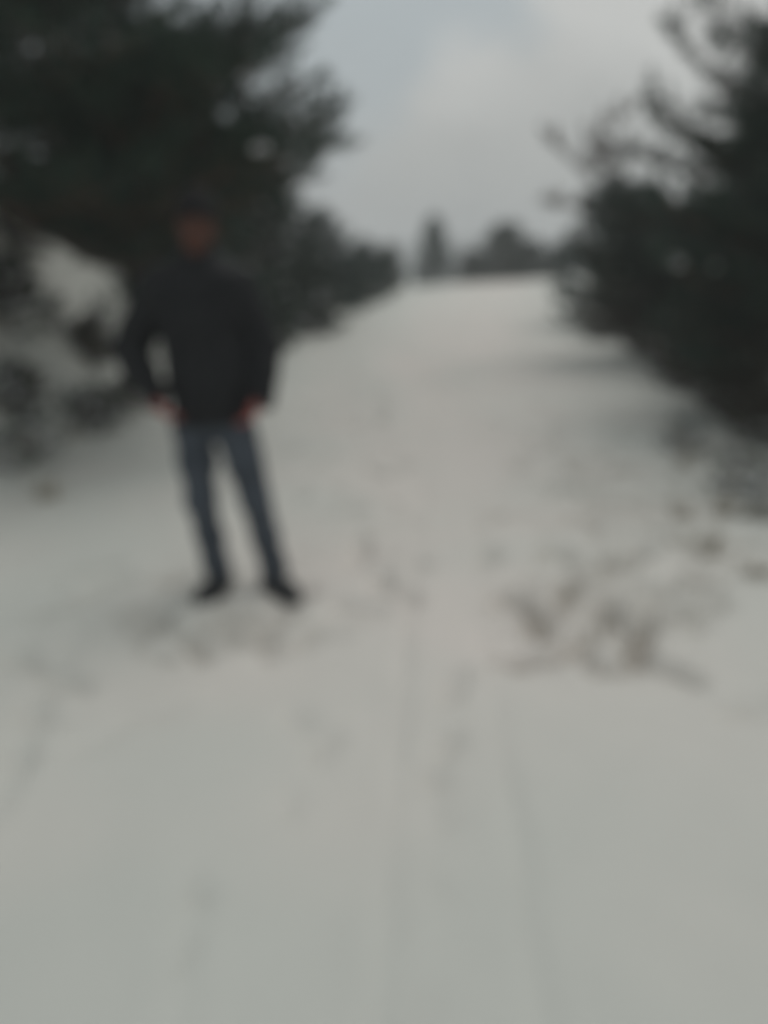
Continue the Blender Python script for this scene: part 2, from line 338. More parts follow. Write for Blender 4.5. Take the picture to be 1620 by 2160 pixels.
# ------------------------------------------------------------------ pines
def shoot_template(n, seed, droop=0.0):
    q = np.random.RandomState(seed); T = np.zeros((n, 3, 3))
    for i in range(n):
        s = 0.12 + 0.88 * (i + q.rand()) / n; az = i * 2.399 + q.rand() * 0.5; op = R(62 - 40 * s ** 2 + q.randn() * 7)
        ln = 0.36 + 0.10 * q.rand()
        d = np.array([math.sin(op) * math.cos(az), math.sin(op) * math.sin(az), math.cos(op)])
        side = np.cross(d, [q.randn(), q.randn(), q.randn()]); side /= np.linalg.norm(side) + 1e-9
        b0 = np.array([0, 0, s * 0.95])
        T[i] = [b0 - side * 0.022, b0 + side * 0.022, b0 + d * ln]
    return T
TEMPL = {n: [shoot_template(n, 10 * n + k) for k in range(4)] for n in (18, 28, 44)}
def place_shoots(mb, P, D, Ls, n, q):
    """P positions, D unit directions, Ls lengths -> needle triangles"""
    P = np.array(P); D = np.array(D); Ls = np.array(Ls)
    if not len(P): return
    D /= np.linalg.norm(D, axis=1)[:, None] + 1e-9
    ref = np.where(np.abs(D[:, 2:3]) > 0.9, np.array([[1., 0, 0]]), np.array([[0, 0, 1.]]))
    A = np.cross(D, ref); A /= np.linalg.norm(A, axis=1)[:, None]; Bv = np.cross(D, A)
    ph = q.rand(len(P)) * 6.28
    A2 = np.cos(ph)[:, None] * A + np.sin(ph)[:, None] * Bv; B2 = -np.sin(ph)[:, None] * A + np.cos(ph)[:, None] * Bv
    which = q.randint(0, 4, len(P))
    for k in range(4):
        s = which == k
        if not s.any(): continue
        T = TEMPL[n][k].reshape(-1, 3)
        F = np.stack([A2[s], B2[s], D[s]], 1) * Ls[s][:, None, None]
        V = np.einsum('tc,mcd->mtd', T, F) + P[s][:, None, :]
        V = V.reshape(-1, 3); mb.add(V, np.arange(len(V)).reshape(-1, 3))
    return

def lump(q, c, r):
    """an uneven snow pad: squashed, dented ball"""
    nu, nv = 10, 6; ph = q.rand(6) * 6.28; V = []
    for j in range(nv):
        th = math.pi * (j + 0.5) / nv
        for i in range(nu):
            a = 2 * math.pi * i / nu; k = 1 + 0.22 * math.sin(2 * a + ph[0]) + 0.16 * math.sin(3 * a + ph[1] + th) + 0.14 * math.sin(5 * a + ph[2] - 2 * th) + 0.06 * q.randn()
            kz = 1 + 0.25 * math.sin(a + ph[3]) + 0.15 * math.sin(2 * a + ph[4])
            V.append([c[0] + r[0] * k * math.sin(th) * math.cos(a), c[1] + r[1] * k * math.sin(th) * math.sin(a), c[2] + r[2] * kz * math.cos(th) * (1 if th < 1.57 else 0.5)])
    F = [[j * nu + i, (j + 1) * nu + i, (j + 1) * nu + (i + 1) % nu, j * nu + (i + 1) % nu] for j in range(nv - 1) for i in range(nu)]
    F3 = []
    V.append([c[0], c[1], c[2] + r[2]]); V.append([c[0], c[1], c[2] - r[2] * 0.5])
    for i in range(nu):
        F3.append([len(V) - 2, i, (i + 1) % nu]); F3.append([len(V) - 1, (nv - 1) * nu + (i + 1) % nu, (nv - 1) * nu + i])
    return np.array(V), F3, F

def pine_meshes(name, H, Rad, seed, z0=0.3, whorl=0.42, per=6, nn=44, sp1=0.13, sp2=0.10, shoot=0.19, snow=0.0, needles='needle', extra=(), dry=(), apex=1.0, lean=(0, 0), rough=0.25):
    q = np.random.RandomState(seed)
    tr, br, cr = MB(), MB(), MB(); dn = MB(); pads = []
    zz = np.linspace(-0.25, H, 12); wob = np.cumsum(q.randn(12, 2) * 0.012 * H / 4, 0) * 0.5; wob[0] = 0
    tx = lambda z: np.array([np.interp(z, zz, wob[:, 0]) + lean[0] * (z / H) ** 1.4 * (z > 0), np.interp(z, zz, wob[:, 1]) + lean[1] * (z / H) ** 1.4 * (z > 0), z])
    r0 = 0.022 * H + 0.015
    tr.tube([tx(z) for z in zz], [r0 * (1.25 if z < 0 else 1) * max(0.06, (1 - max(z, 0) / H) ** 0.9) for z in zz], 9)
    P, D, LS = [], [], []; PD, DD, LD = [], [], []
    def limb(start, tip, curve, dried=False):
        start = np.array(start, float); tip = np.array(tip, float); d = tip - start; Ln = np.linalg.norm(d)
        n = max(4, int(Ln / 0.25)); s = np.linspace(0, 1, n + 1)
        pts = start + d * s[:, None]; pts[:, 2] += curve * Ln * (s ** 2 - s)
        pts[1:-1] += q.randn(n - 1, 3) * 0.02 * Ln * 0.4
        rr = 0.006 + 0.011 * Ln
        br.tube(pts, rr * (1 - 0.82 * s), 5)
        at = lambda u: np.array([np.interp(u, s, pts[:, k]) for k in range(3)])
        Pl, Dl, Ll = (PD, DD, LD) if dried else (P, D, LS)
        tdir = pts[-1] - pts[-2]; tdir /= np.linalg.norm(tdir)
        Pl.append(pts[-1] - tdir * shoot * 0.3); Dl.append(tdir); Ll.append(shoot * 1.25)
        side = 1; u = 0.22 + 0.1 * q.rand()
        while u < 0.99:
            p0 = at(u); du = at(min(u + 0.03, 1)) - at(u - 0.03); du /= np.linalg.norm(du) + 1e-9
            hz = np.cross(du, [0, 0, 1]); hz /= np.linalg.norm(hz) + 1e-9
            a2 = R(52 + q.randn() * 12); l2 = (0.50 * Ln * (1 - u) ** 0.8 * min(1, u * 2.2) + 0.12) * (0.7 + 0.6 * q.rand()); l2 = min(l2, 0.85)
            if dried: l2 = 0.1
            d2 = du * math.cos(a2) + side * hz * math.sin(a2) + np.array([0, 0, 0.10 + 0.22 * q.rand()])
            d2 /= np.linalg.norm(d2)
            e2 = p0 + d2 * l2 + np.array([0, 0, 0.12 * l2])
            if l2 > 0.16: br.tube([p0, p0 + d2 * l2 * 0.55, e2], [rr * 0.34 + 0.002, rr * 0.24 + 0.002, 0.002], 3)
            k = max(1, int(l2 / sp2))
            for i in range(k + 1):
                if dried and q.rand() < 0.08: continue
                v = 1 - i / (k + 1.0); pp = p0 + (e2 - p0) * v
                if i == 0: dd = d2 + [0, 0, 0.25]
                else:
                    h2 = np.cross(d2, [0, 0, 1]); dd = d2 * 0.75 + h2 * (1 if i % 2 else -1) * 0.65 + np.array([0, 0, 0.35 * q.rand()])
                Pl.append(pp); Dl.append(dd + q.randn(3) * 0.14); Ll.append(shoot * (0.75 + 0.5 * q.rand()))
            if snow and not dried and q.rand() < snow:
                c_ = p0 + (e2 - p0) * (0.3 + 0.5 * q.rand()) + np.array([0, 0, 0.05]); s_ = shoot * (0.26 + 0.30 * q.rand()); c_[2] -= 0.03
                V, F3, F4 = lump(q, (0, 0, 0), (s_ * (.7 + .6 * q.rand()), s_ * (.7 + .6 * q.rand()), s_ * 0.72)); m1 = MB(); m1.add(V, F3, F4); pads.append((m1.build('snow_pad', M['snowload']), tuple(c_)))
            side = -side; u += sp1 / Ln * (0.75 + 0.5 * q.rand())
    z = z0; k = 0
    while z < H * 0.965:
        f = (z - z0) / (H - z0)
        prof = min(1.0, 0.72 + 1.1 * f) * (1 - f) ** apex
        for i in range(per if f < 0.8 else max(4, per - 2)):
            az = 2 * math.pi * (i + 0.5 * (k % 2)) / per + q.randn() * 0.22
            Ln = max(0.16, Rad * prof * (1 - rough + 2 * rough * q.rand()))
            el = R(-4 + 58 * f ** 1.3 + q.randn() * 7)
            st = tx(z + q.randn() * 0.05)
            tip = st + Ln * np.array([math.cos(az) * math.cos(el), math.sin(az) * math.cos(el), math.sin(el)])
            limb(st, tip, 0.28 * (1 - f) + 0.08)
        z += whorl * (1.05 - 0.5 * f) * (0.85 + 0.3 * q.rand()); k += 1
    top = tx(H); P += [top - [0, 0, 0.1], top - [0, 0, 0.3], top]; D += [np.array([0, 0, 1.])] * 3; LS += [shoot * 1.4] * 3
    for (az, tip) in extra: limb(tx(max(z0, min(H * 0.9, az))), tip, 0.35)
    for (st, tip) in dry: limb(st, tip, 0.12, True)
    place_shoots(cr, P, D, LS, nn, q)
    res = {'trunk': tr.build(name + '_trunk', M['bark']), 'branches': br.build(name + '_branches', M['twig']), 'crown': cr.build(name + '_crown', M[needles], False)}
    if PD: place_shoots(dn, PD, DD, [1.2 * l_ for l_ in LD], 44, q); res['dry_shoots'] = dn.build(name + '_dry', M['needle_brown'], False)
    if pads: res['snow_pad'] = pads
    return res

def plant(name, parts, x, y, rot, scale, label, cat, group=None, sink=0.0):
    o = empty(name, (x, y, height(x, y) - sink)); o.rotation_euler = (0, 0, rot); o.scale = (scale,) * 3
    tag(o, label, cat, group)
    for k, me_ in parts.items():
        if k == 'snow_pad':
            for m1, c_ in me_: obj(k, m1, o, c_)
        else: obj(k, me_, o)
    return o
def local(x, y, px, py, Yp):
    """branch tip seen at a pixel, at depth Yp, in the frame of a tree standing at x, y"""
    p = at_plane(px, py, Yp); return (p.x - x, p.y - y, p.z - height(x, y))

# big pine on the left bank, over the person
ax, ay = -3.4, 7.3
A = pine_meshes('big_pine', 5.6, 2.75, 3, z0=1.35, per=8, whorl=0.27, sp1=0.12, snow=0.012, needles='needle', apex=0.8,
                extra=[(1.7, local(ax, ay, 655, 25, 7.0)), (1.5, local(ax, ay, 610, 40, 7.2)), (1.0, local(ax, ay, 700, 235, 6.9)), (0.8, local(ax, ay, 715, 310, 7.0)), (0.9, local(ax, ay, 640, 180, 6.6)), (0.7, local(ax, ay, 640, 380, 7.2)),
                       (1.0, local(ax, ay, 560, 430, 7.4)), (1.0, local(ax, ay, 470, 480, 7.6)), (1.3, local(ax, ay, 330, 540, 7.8)), (1.35, local(ax, ay, 215, 470, 7.6)), (1.35, local(ax, ay, 280, 560, 8.2)), (1.3, local(ax, ay, 400, 600, 8.2)), (1.3, local(ax, ay, 140, 430, 7.2)), (1.3, local(ax, ay, 480, 560, 8.4)), (1.5, local(ax, ay, 600, 120, 6.9)), (1.2, local(ax, ay, 680, 270, 7.3)), (1.0, local(ax, ay, 620, 330, 6.6)), (1.3, local(ax, ay, 540, 120, 6.4)), (1.3, local(ax, ay, 450, 150, 6.2))])
plant('pine_tree', A, ax, ay, 0, 1, 'big dark pine on the bank, its limbs reaching over the person', 'pine tree')
# right-hand pine with leader
bx_, by_ = 3.9, 8.0
Bt = pine_meshes('right_pine', 3.75, 1.5, 11, z0=0.12, per=8, whorl=0.26, sp1=0.12, snow=0.015, needles='needle', apex=0.72, lean=(-0.15, 0),
                 extra=[(2.2, local(bx_, by_, 1425, 75, 7.9)), (1.9, local(bx_, by_, 1385, 230, 7.8)), (2.6, local(bx_, by_, 1490, 20, 8.0)), (1.2, local(bx_, by_, 1400, 420, 7.7)), (0.7, local(bx_, by_, 1420, 660, 8.4)), (0.8, local(bx_, by_, 1420, 560, 7.6))])
plant('pine_tree', Bt, bx_, by_, 0, 1, 'tall dark pine right beside the trampled verge, its tip above the frame of trees', 'pine tree')
# pine with dried grey shoots above it
fx, fy = 4.75, 11.2
Ft = pine_meshes('dry_top_pine', 2.2, 1.4, 21, z0=0.10, per=8, whorl=0.24, sp1=0.12, needles='needle', apex=0.65, snow=0.004,
                 extra=[(0.6, local(fx, fy, 1215, 520, 11.4)), (0.5, local(fx, fy, 1230, 570, 11.6)), (0.3, local(fx, fy, 1270, 640, 11.6)), (1.2, local(fx, fy, 1260, 450, 11.0)), (1.3, local(fx, fy, 1290, 410, 11.1)), (1.9, local(fx, fy, 1335, 330, 11.0)), (1.0, local(fx, fy, 1240, 480, 11.2)), (0.8, local(fx, fy, 1225, 540, 11.4)), (0.6, local(fx, fy, 1250, 590, 11.3)), (1.1, local(fx, fy, 1270, 440, 10.8))],
                 dry=[(local(fx, fy, 1290, 410, 11.1), local(fx, fy, 1304, 255, 11.0)), (local(fx, fy, 1292, 390, 11.1), local(fx, fy, 1246, 300, 11.0)), (local(fx, fy, 1290, 410, 11.1), local(fx, fy, 1170, 300, 11.0)), (local(fx, fy, 1270, 450, 11.1), local(fx, fy, 1178, 432, 11.0)), (local(fx, fy, 1310, 400, 11.1), local(fx, fy, 1275, 330, 11.2))])
plant('pine_tree', Ft, fx, fy, 0, 1, 'bushy pine with dry grey-brown shoots sticking up from its top', 'pine tree')
# medium pines: three shapes, reused with their own turn and size
Ma = pine_meshes('mid_pine_a', 2.3, 1.25, 31, z0=0.08, per=7, whorl=0.23, nn=44, sp1=0.12, needles='needle_blue', apex=0.75, snow=0.05)
Mb = pine_meshes('mid_pine_b', 2.8, 1.35, 41, z0=0.10, per=7, whorl=0.25, nn=44, sp1=0.12, needles='needle', apex=0.7, snow=0.06)
Md = pine_meshes('mid_pine_d', 5.0, 1.9, 57, z0=1.5, per=7, whorl=0.32, nn=28, sp1=0.14, sp2=0.12, needles='needle', apex=0.75)
Mc = pine_meshes('mid_pine_c', 4.6, 1.7, 51, z0=0.2, per=6, whorl=0.36, nn=28, sp1=0.15, sp2=0.12, needles='needle', apex=0.8)
Me = pine_meshes('scrub_pine', 1.5, 1.05, 47, z0=0.06, per=8, whorl=0.2, nn=44, sp1=0.12, needles='needle', apex=0.5, snow=0.10)
Mf = pine_meshes('brown_scrub', 1.5, 1.05, 49, z0=0.06, per=8, whorl=0.21, nn=44, sp1=0.13, needles='needle_olive', apex=0.45, snow=0.10, rough=0.4)
GL, GR, GC = 'pines along the left bank', 'pines along the right side', 'small pines beyond the crest'
def px_tree(px, Yd): return (px - 810) / FPX * (Yd * CP)
plant('pine_tree', Mb, -1.95, 13.2, 0.4, 0.76, 'rounded pine with snow on its low branches, just up the path from the person', 'pine tree', GL)
plant('pine_tree', Ma, -1.15, 16.3, 1.7, 0.72, 'small bluish pine between the snow-dusted pine and the crest, left of the path', 'pine tree', GL)
plant('pine_tree', Ma, -0.5, 20.5, 3.1, 0.58, 'low bluish pine at the left path edge below the crest', 'pine tree', GL)
plant('pine_tree', Mb, 0.15, 25.5, 2.0, 0.45, 'last small pine on the left where the path meets the crest', 'pine tree', GL)
plant('pine_tree', Mb, -1.8, 14.3, 2.9, 0.74, 'bushy pine filling the gap behind the rounded snow-dusted pine', 'pine tree', GL)
plant('pine_tree', Me, -2.35, 11.0, 0.8, 1.0, 'low spreading snow-dusted pine on the bank between the big pine and the rounded one', 'pine tree', GL)
for (x, y, r, s, lab) in ((-1.75, 12.3, 2.0, 0.55, 'small scrub pine squeezed against the rounded pine on the left edge'), (-1.25, 14.7, 3.6, 0.62, 'scrub pine between the rounded pine and the small bluish pine'), (-0.8, 18.3, 5.0, 0.6, 'scrub pine between the two bluish pines'), (-0.1, 23.0, 0.3, 0.6, 'scrub pine next to the last small pine below the crest')):
    plant('pine_tree', Me, x, y, r, s, lab, 'pine tree', GL)
for (x, y, r, s, P_) in ((-6.3, 6.9, 0.3, 1.0, Md), (-4.6, 9.6, 2.2, 1.0, Md), (-3.5, 11.6, 4.0, 0.66, Md), (-4.4, 8.7, 2.7, 1.05, Md), (-3.6, 15.0, 5.0, 0.6, Mc), (-2.9, 18.5, 0.9, 0.5, Mc)):
    plant('pine_tree', P_, x, y, r, s, 'dark pine standing behind the front row on the left bank', 'pine tree', GL)
plant('pine_tree', Me, 4.4, 13.0, 2.2, 0.62, 'low spreading pine at the right path edge, under the dry-shooted pine', 'pine tree', GR)
plant('pine_tree', Me, 3.85, 9.7, 4.1, 0.5, 'low scrub pine at the right path edge, between the tall pine and the dry-shooted pine', 'pine tree', GR)
for i, (px, py, s) in enumerate(((1275, 715, .5), (1345, 752, .46), (1410, 790, .44), (1465, 822, .42), (1520, 862, .42), (1575, 905, .42), (1625, 945, .40))):
    gx, gy = ground_at(px, py)
    plant('pine_tree', Mf, gx + 0.15, gy + 0.1, i * 1.7, s, 'knee-high brownish scrub pine in the row along the foot of the right-hand pines', 'pine tree', 'scrub along the right path edge', 0.05)
plant('pine_tree', Ma, 4.1, 15.6, 0.9, 0.95, 'green pine low at the right path edge, up from the dry-shooted pine', 'pine tree', GR)
plant('pine_tree', Mb, 5.6, 19.5, 2.6, 0.72, 'small pine on the right path edge close to the crest', 'pine tree', GR)
for (x, y, r, s, P_) in ((5.2, 9.3, 0.5, 0.80, Mc), (5.4, 12.6, 2.9, 0.66, Mc), (4.05, 6.5, 4.4, 0.72, Mc), (6.2, 15.8, 1.6, 0.62, Mc), (6.6, 7.8, 3.3, 1.0, Mc), (7.0, 20.0, 0.2, 0.6, Mc), (7.4, 25.0, 5.2, 0.5, Mc)):
    plant('pine_tree', P_, x, y, r, s, 'dark pine in the thicket behind the front row on the right', 'pine tree', GR)
# small trees past the crest
Fa = pine_meshes('far_pine_a', 2.6, 0.75, 61, z0=0.1, per=8, whorl=0.2, nn=28, sp1=0.13, sp2=0.12, shoot=0.24, needles='needle_blue', apex=0.8)
Fb = pine_meshes('far_pine_b', 2.2, 1.15, 71, z0=0.1, per=9, whorl=0.2, nn=28, sp1=0.14, sp2=0.12, shoot=0.24, needles='needle', apex=0.6)
for (px, Yd, P_, s, lab) in ((916, 36, Fa, 1.08, 'slim pointed little pine past the crest, by itself'),
                              (995, 37, Fb, 0.72, 'low rounded little pine past the crest, beside the slim one'),
                              (1062, 36, Fb, 1.08, 'tallest of the little pines past the crest, with a blunt top'),
                              (1118, 36, Fb, 0.78, 'bushy little pine past the crest, touching the tallest one'),
                              (1175, 35, Fb, 0.62, 'little pine past the crest where the right-hand thicket ends')):
    plant('pine_tree', P_, px_tree(px, Yd), Yd, px * 0.7, s, lab, 'pine tree', GC)

# young snow-dusted pines poking out of the left bank
Sa = pine_meshes('sapling_a', 0.75, 0.42, 81, z0=0.05, per=5, whorl=0.15, nn=28, sp1=0.11, sp2=0.10, shoot=0.13, needles='needle', apex=0.6, snow=0.45)
Sb = pine_meshes('sapling_b', 0.5, 0.46, 91, z0=0.04, per=6, whorl=0.13, nn=28, sp1=0.11, sp2=0.10, shoot=0.12, needles='needle', apex=0.5, snow=0.5)
for i, (px, py, P_, s, lab) in enumerate(((25, 700, Sa, 0.7, 'tallest snow-dusted young pine on the left bank, up by the big trunk'), (20, 880, Sa, 0.5, 'upright snow-dusted young pine halfway down the left bank'),
        (70, 960, Sb, 0.5, 'small squat young pine low on the left bank above the lone grass tuft'), (185, 905, Sb, 0.58, 'wide low young pine at the foot of the left bank, nearest the person'),
        (240, 880, Sb, 0.48, 'low young pine touching the bank behind the bent elbow of the person'), (220, 745, Sa, 0.6, 'upright young pine on the bank behind the shoulder of the person'), (10, 990, Sb, 0.45, 'squat young pine at the very foot of the left bank, beside the lone grass tuft'))):
    gx, gy = ground_at(px, py)
    plant('pine_sapling', P_, gx, gy, i * 1.3, s, lab, 'sapling', 'young pines on the left bank', 0.02)
for i, (px, py, P_, s) in enumerate(((55, 520, Mf, .30), (150, 455, Mf, .36), (15, 650, Mf, .28), (195, 755, Mf, .24), (40, 860, Mf, .22), (205, 890, Mf, .18), (265, 860, Mf, .18), (250, 545, Mf, .30), (310, 640, Mf, .24), (110, 690, Sb, .5))):
    gx, gy = ground_at(px, py)
    plant('pine_sapling', P_, gx, gy, i * 2.7, s, 'low snow-dusted scrub on the open slope under the big pine', 'sapling', 'scrub on the left slope', 0.04)
for i, (px, py, P_, s) in enumerate(((690, 700, Sb, 1.1), (620, 710, Sa, 0.9))):
    gx, gy = ground_at(px, py)
    plant('pine_sapling', P_, gx - 0.2, gy, i * 1.3, s, 'low young pine at the path edge just past the person', 'sapling', 'young pines past the person', 0.02)

for i, (px, py, P_, s, lab) in enumerate(((1440, 950, Sb, .45, 'snow-dusted seedling pine on the right verge, beside the topmost grass tufts'), (1548, 1035, Sb, .45, 'snow-dusted seedling pine among the grass tufts of the right verge'), (1615, 1085, Sa, .42, 'upright seedling pine on the right verge, below the tall pine'))):
    gx, gy = ground_at(px, py)
    plant('pine_sapling', P_, gx, gy, i * 2.1, s, lab, 'sapling', 'seedling pines on the right verge', 0.03)

# ------------------------------------------------------------------ dry grass on the verges
def tuft(seed, n, h):
    q = np.random.RandomState(seed); mb = MB()
    for i in range(n):
        a = q.rand() * 6.28; r = 0.08 * q.rand() ** 0.5; b0 = np.array([math.cos(a) * r, math.sin(a) * r, -0.03]); a2 = a + q.randn() * 0.8
        ln = h * (0.5 + 0.6 * q.rand()); bend = 0.3 + 0.9 * q.rand(); wd = 0.0035
        d = np.array([math.cos(a2), math.sin(a2), 0]); sd2 = np.array([-d[1], d[0], 0])
        p = [b0, b0 + d * ln * bend * 0.25 + [0, 0, ln * 0.55], b0 + d * ln * bend * 0.75 + [0, 0, ln * (0.9 - 0.35 * bend)]]
        V = [p[0] - sd2 * wd, p[0] + sd2 * wd, p[1] + sd2 * wd * .8, p[1] - sd2 * wd * .8, p[2]]
        mb.add(V, [[3, 2, 4]], [[0, 1, 2, 3]])
    return mb.build('grass_tuft', M['grass'], False)
TU = [tuft(5, 40, 0.26), tuft(6, 34, 0.36), tuft(8, 46, 0.2)]
for i, (px, py, s) in enumerate(((1430, 925, .9), (1450, 985, .8), (1600, 1085, 1), (1435, 1095, .7), (1500, 1175, .7), (1600, 1215, .8), (1530, 1080, .9), (1580, 1000, .9))):
    gx, gy = ground_at(px, py); o = obj('grass_tuft', TU[i % 3], None, (gx, gy, height(gx, gy))); o.rotation_euler = (0, 0, i * 1.9); o.scale = (s,) * 3
    tag(o, 'pale dry grass tuft sticking out of the snow below the right-hand pines', 'grass tuft', 'grass tufts on the right verge')
for i, (px, py, s) in enumerate(((100, 1050, 1.0), (40, 960, .9), (150, 920, .9))):
    gx, gy = ground_at(px, py); o = obj('grass_tuft', TU[i % 3], None, (gx, gy, height(gx, gy))); o.rotation_euler = (0, 0, i * 2.3); o.scale = (s,) * 3
    tag(o, ['single dark grass tuft on the snow at the foot of the left bank', 'grass tuft among the young pines low on the left bank', 'grass tuft under the young pines at the left path edge'][i], 'grass tuft', 'grass tufts on the left bank')

# short dead stubble pricking through the thin snow on the right half of the path
q = np.random.RandomState(77); mb = MB()
for i in range(1100):
    cx, cy, sx, sy = ((1250, 1300, 110, 60), (1290, 1060, 120, 100), (1470, 1080, 80, 100), (1330, 1000, 130, 90))[i % 4]
    gx, gy = ground_at(cx + sx * float(np.clip(q.randn(), -2, 2)), cy + sy * float(np.clip(q.randn(), -2, 2))); gz0 = height(gx, gy)
    a = q.rand() * 6.28; ln = 0.03 + 0.07 * q.rand(); tl = 0.3 + q.rand(); d = np.array([math.cos(a) * tl, math.sin(a) * tl, 1.0]) * ln; sd2 = np.array([-math.sin(a), math.cos(a), 0]) * 0.002
    b0 = np.array([gx, gy, gz0 - 0.05]); mb.add([b0 - sd2, b0 + sd2, b0 + d + [0, 0, 0.05]], [[0, 1, 2]])
tag(obj('stubble', mb.build('stubble', M['grass'], False)), 'thin dead grass stubble pricking through the trampled snow', None, None, 'stuff')

# ------------------------------------------------------------------ the person (distance-field bodies, surface nets)
class Field:
    def __init__(s, lo, hi, h):
        s.lo = np.array(lo, float); s.h = h; s.n = np.ceil((np.array(hi) - s.lo) / h).astype(int) + 1
        s.f = np.full(s.n, 0.5, np.float32)
    def box(s, a, b):
        i0 = np.clip(((np.array(a) - s.lo) / s.h).astype(int), 0, s.n - 1); i1 = np.clip(np.ceil((np.array(b) - s.lo) / s.h).astype(int) + 1, 1, s.n)
        sl = tuple(slice(i, max(j, i + 1)) for i, j in zip(i0, i1))
        g = [s.lo[k] + s.h * np.arange(i0[k], max(i1[k], i0[k] + 1)) for k in range(3)]
        return sl, np.meshgrid(*g, indexing='ij')
    def merge(s, sl, d, k, sub=False):
        f = s.f[sl]
        if sub: d = -d; hh = np.clip(0.5 - 0.5 * (f - d) / k, 0, 1); s.f[sl] = f + (d - f) * hh + k * hh * (1 - hh)
        else: hh = np.clip(0.5 + 0.5 * (d - f) / k, 0, 1); s.f[sl] = d + (f - d) * hh - k * hh * (1 - hh)
    def cone(s, a, b, ra, rb, k=0.02, flat=None, sub=False):
        a = np.array(a, float); b = np.array(b, float); m_ = max(ra, rb) + k + 3 * s.h
        sl, (x, y, z) = s.box(np.minimum(a, b) - m_, np.maximum(a, b) + m_)
        d = b - a; L2 = d @ d + 1e-12
        u = np.clip(((x - a[0]) * d[0] + (y - a[1]) * d[1] + (z - a[2]) * d[2]) / L2, 0, 1)
        yy = (y - a[1] - u * d[1]); yy = yy * flat if flat else yy
        dd = np.sqrt((x - a[0] - u * d[0]) ** 2 + yy ** 2 + (z - a[2] - u * d[2]) ** 2) - (ra + (rb - ra) * u)
        s.merge(sl, dd.astype(np.float32), k, sub)
    def ell(s, c, r, k=0.02, sub=False):
        c = np.array(c, float); r = np.array(r, float); m_ = r + k + 3 * s.h
        sl, (x, y, z) = s.box(c - m_, c + m_)
        q0 = np.sqrt(((x - c[0]) / r[0]) ** 2 + ((y - c[1]) / r[1]) ** 2 + ((z - c[2]) / r[2]) ** 2)
        q1 = np.sqrt(((x - c[0]) / r[0] ** 2) ** 2 + ((y - c[1]) / r[1] ** 2) ** 2 + ((z - c[2]) / r[2] ** 2) ** 2) + 1e-6
        s.merge(sl, (q0 * (q0 - 1) / q1).astype(np.float32), k, sub)
    def chain(s, pts, rad, k=0.02, flat=None):
        for i in range(len(pts) - 1): s.cone(pts[i], pts[i + 1], rad[i], rad[i + 1], k, flat)
    def plane(s, c, n, k=0.01):
        """keep the side the normal points away from"""
        sl, (x, y, z) = s.box(s.lo, s.lo + s.h * s.n); n = np.array(n, float) / np.linalg.norm(n)
        d = (x - c[0]) * n[0] + (y - c[1]) * n[1] + (z - c[2]) * n[2]
        f = s.f; hh = np.clip(0.5 - 0.5 * (f - d) / k, 0, 1); s.f = (f + (d - f) * hh + k * hh * (1 - hh)).astype(np.float32)
    def wrinkle(s, amp, seed, lo, hi, n=14, zs=1.0):
        q = np.random.RandomState(seed); sl, (x, y, z) = s.box(s.lo, s.lo + s.h * s.n); acc = np.zeros_like(s.f)
        for _ in range(n):
            d = q.randn(3); d[2] *= zs; d /= np.linalg.norm(d); kk = 6.283 / (lo + (hi - lo) * q.rand()); p_ = q.rand() * 6.28
            acc += np.sin(kk * (d[0] * x + d[1] * y + d[2] * z) + p_ + 1.2 * np.sin(11 * z + 7 * x)).astype(np.float32)
        s.f += amp * acc / math.sqrt(n / 2)
    def surface(s):
        f = s.f; f[0] = f[-1] = 0.3; f[:, 0] = f[:, -1] = 0.3; f[:, :, 0] = f[:, :, -1] = 0.3
        ins = f < 0; cnt = np.zeros(tuple(s.n - 1), np.int8)
        corners = [(i, j, k) for i in (0, 1) for j in (0, 1) for k in (0, 1)]
        for (i, j, k) in corners: cnt += ins[i:s.n[0] - 1 + i, j:s.n[1] - 1 + j, k:s.n[2] - 1 + k]
        act = (cnt > 0) & (cnt < 8); I = np.argwhere(act); ids = np.full(act.shape, -1, np.int32); ids[act] = np.arange(len(I))
        val = np.stack([f[I[:, 0] + i, I[:, 1] + j, I[:, 2] + k] for (i, j, k) in corners], 1); C = np.array(corners, float)
        acc = np.zeros((len(I), 3)); num = np.zeros(len(I))
        for a in range(8):
            for b in range(a + 1, 8):
                if np.abs(C[a] - C[b]).sum() != 1: continue
                m_ = (val[:, a] < 0) != (val[:, b] < 0); tt = val[:, a] / np.where(m_, val[:, a] - val[:, b], 1)
                acc += np.where(m_[:, None], C[a] + (C[b] - C[a]) * tt[:, None], 0); num += m_
        V = s.lo + s.h * (I + acc / num[:, None]); Q = []
        for ax_ in range(3):
            a = ins.take(range(s.n[ax_] - 1), ax_); b = ins.take(range(1, s.n[ax_]), ax_)
            e_ = np.argwhere(a != b); o1, o2 = [k for k in range(3) if k != ax_]
            ok = (e_[:, o1] > 0) & (e_[:, o2] > 0) & (e_[:, o1] < s.n[o1] - 1) & (e_[:, o2] < s.n[o2] - 1); e_ = e_[ok]
            def cid(d1, d2):
                c_ = e_.copy(); c_[:, o1] -= d1; c_[:, o2] -= d2; return ids[c_[:, 0], c_[:, 1], c_[:, 2]]
            q_ = np.stack([cid(1, 1), cid(0, 1), cid(0, 0), cid(1, 0)], -1); flip = a[e_[:, 0], e_[:, 1], e_[:, 2]]
            if ax_ == 1: flip = ~flip
            q_[~flip] = q_[~flip][:, ::-1]; Q.append(q_)
        Q = np.vstack(Q); return V, Q[(Q >= 0).all(1)]

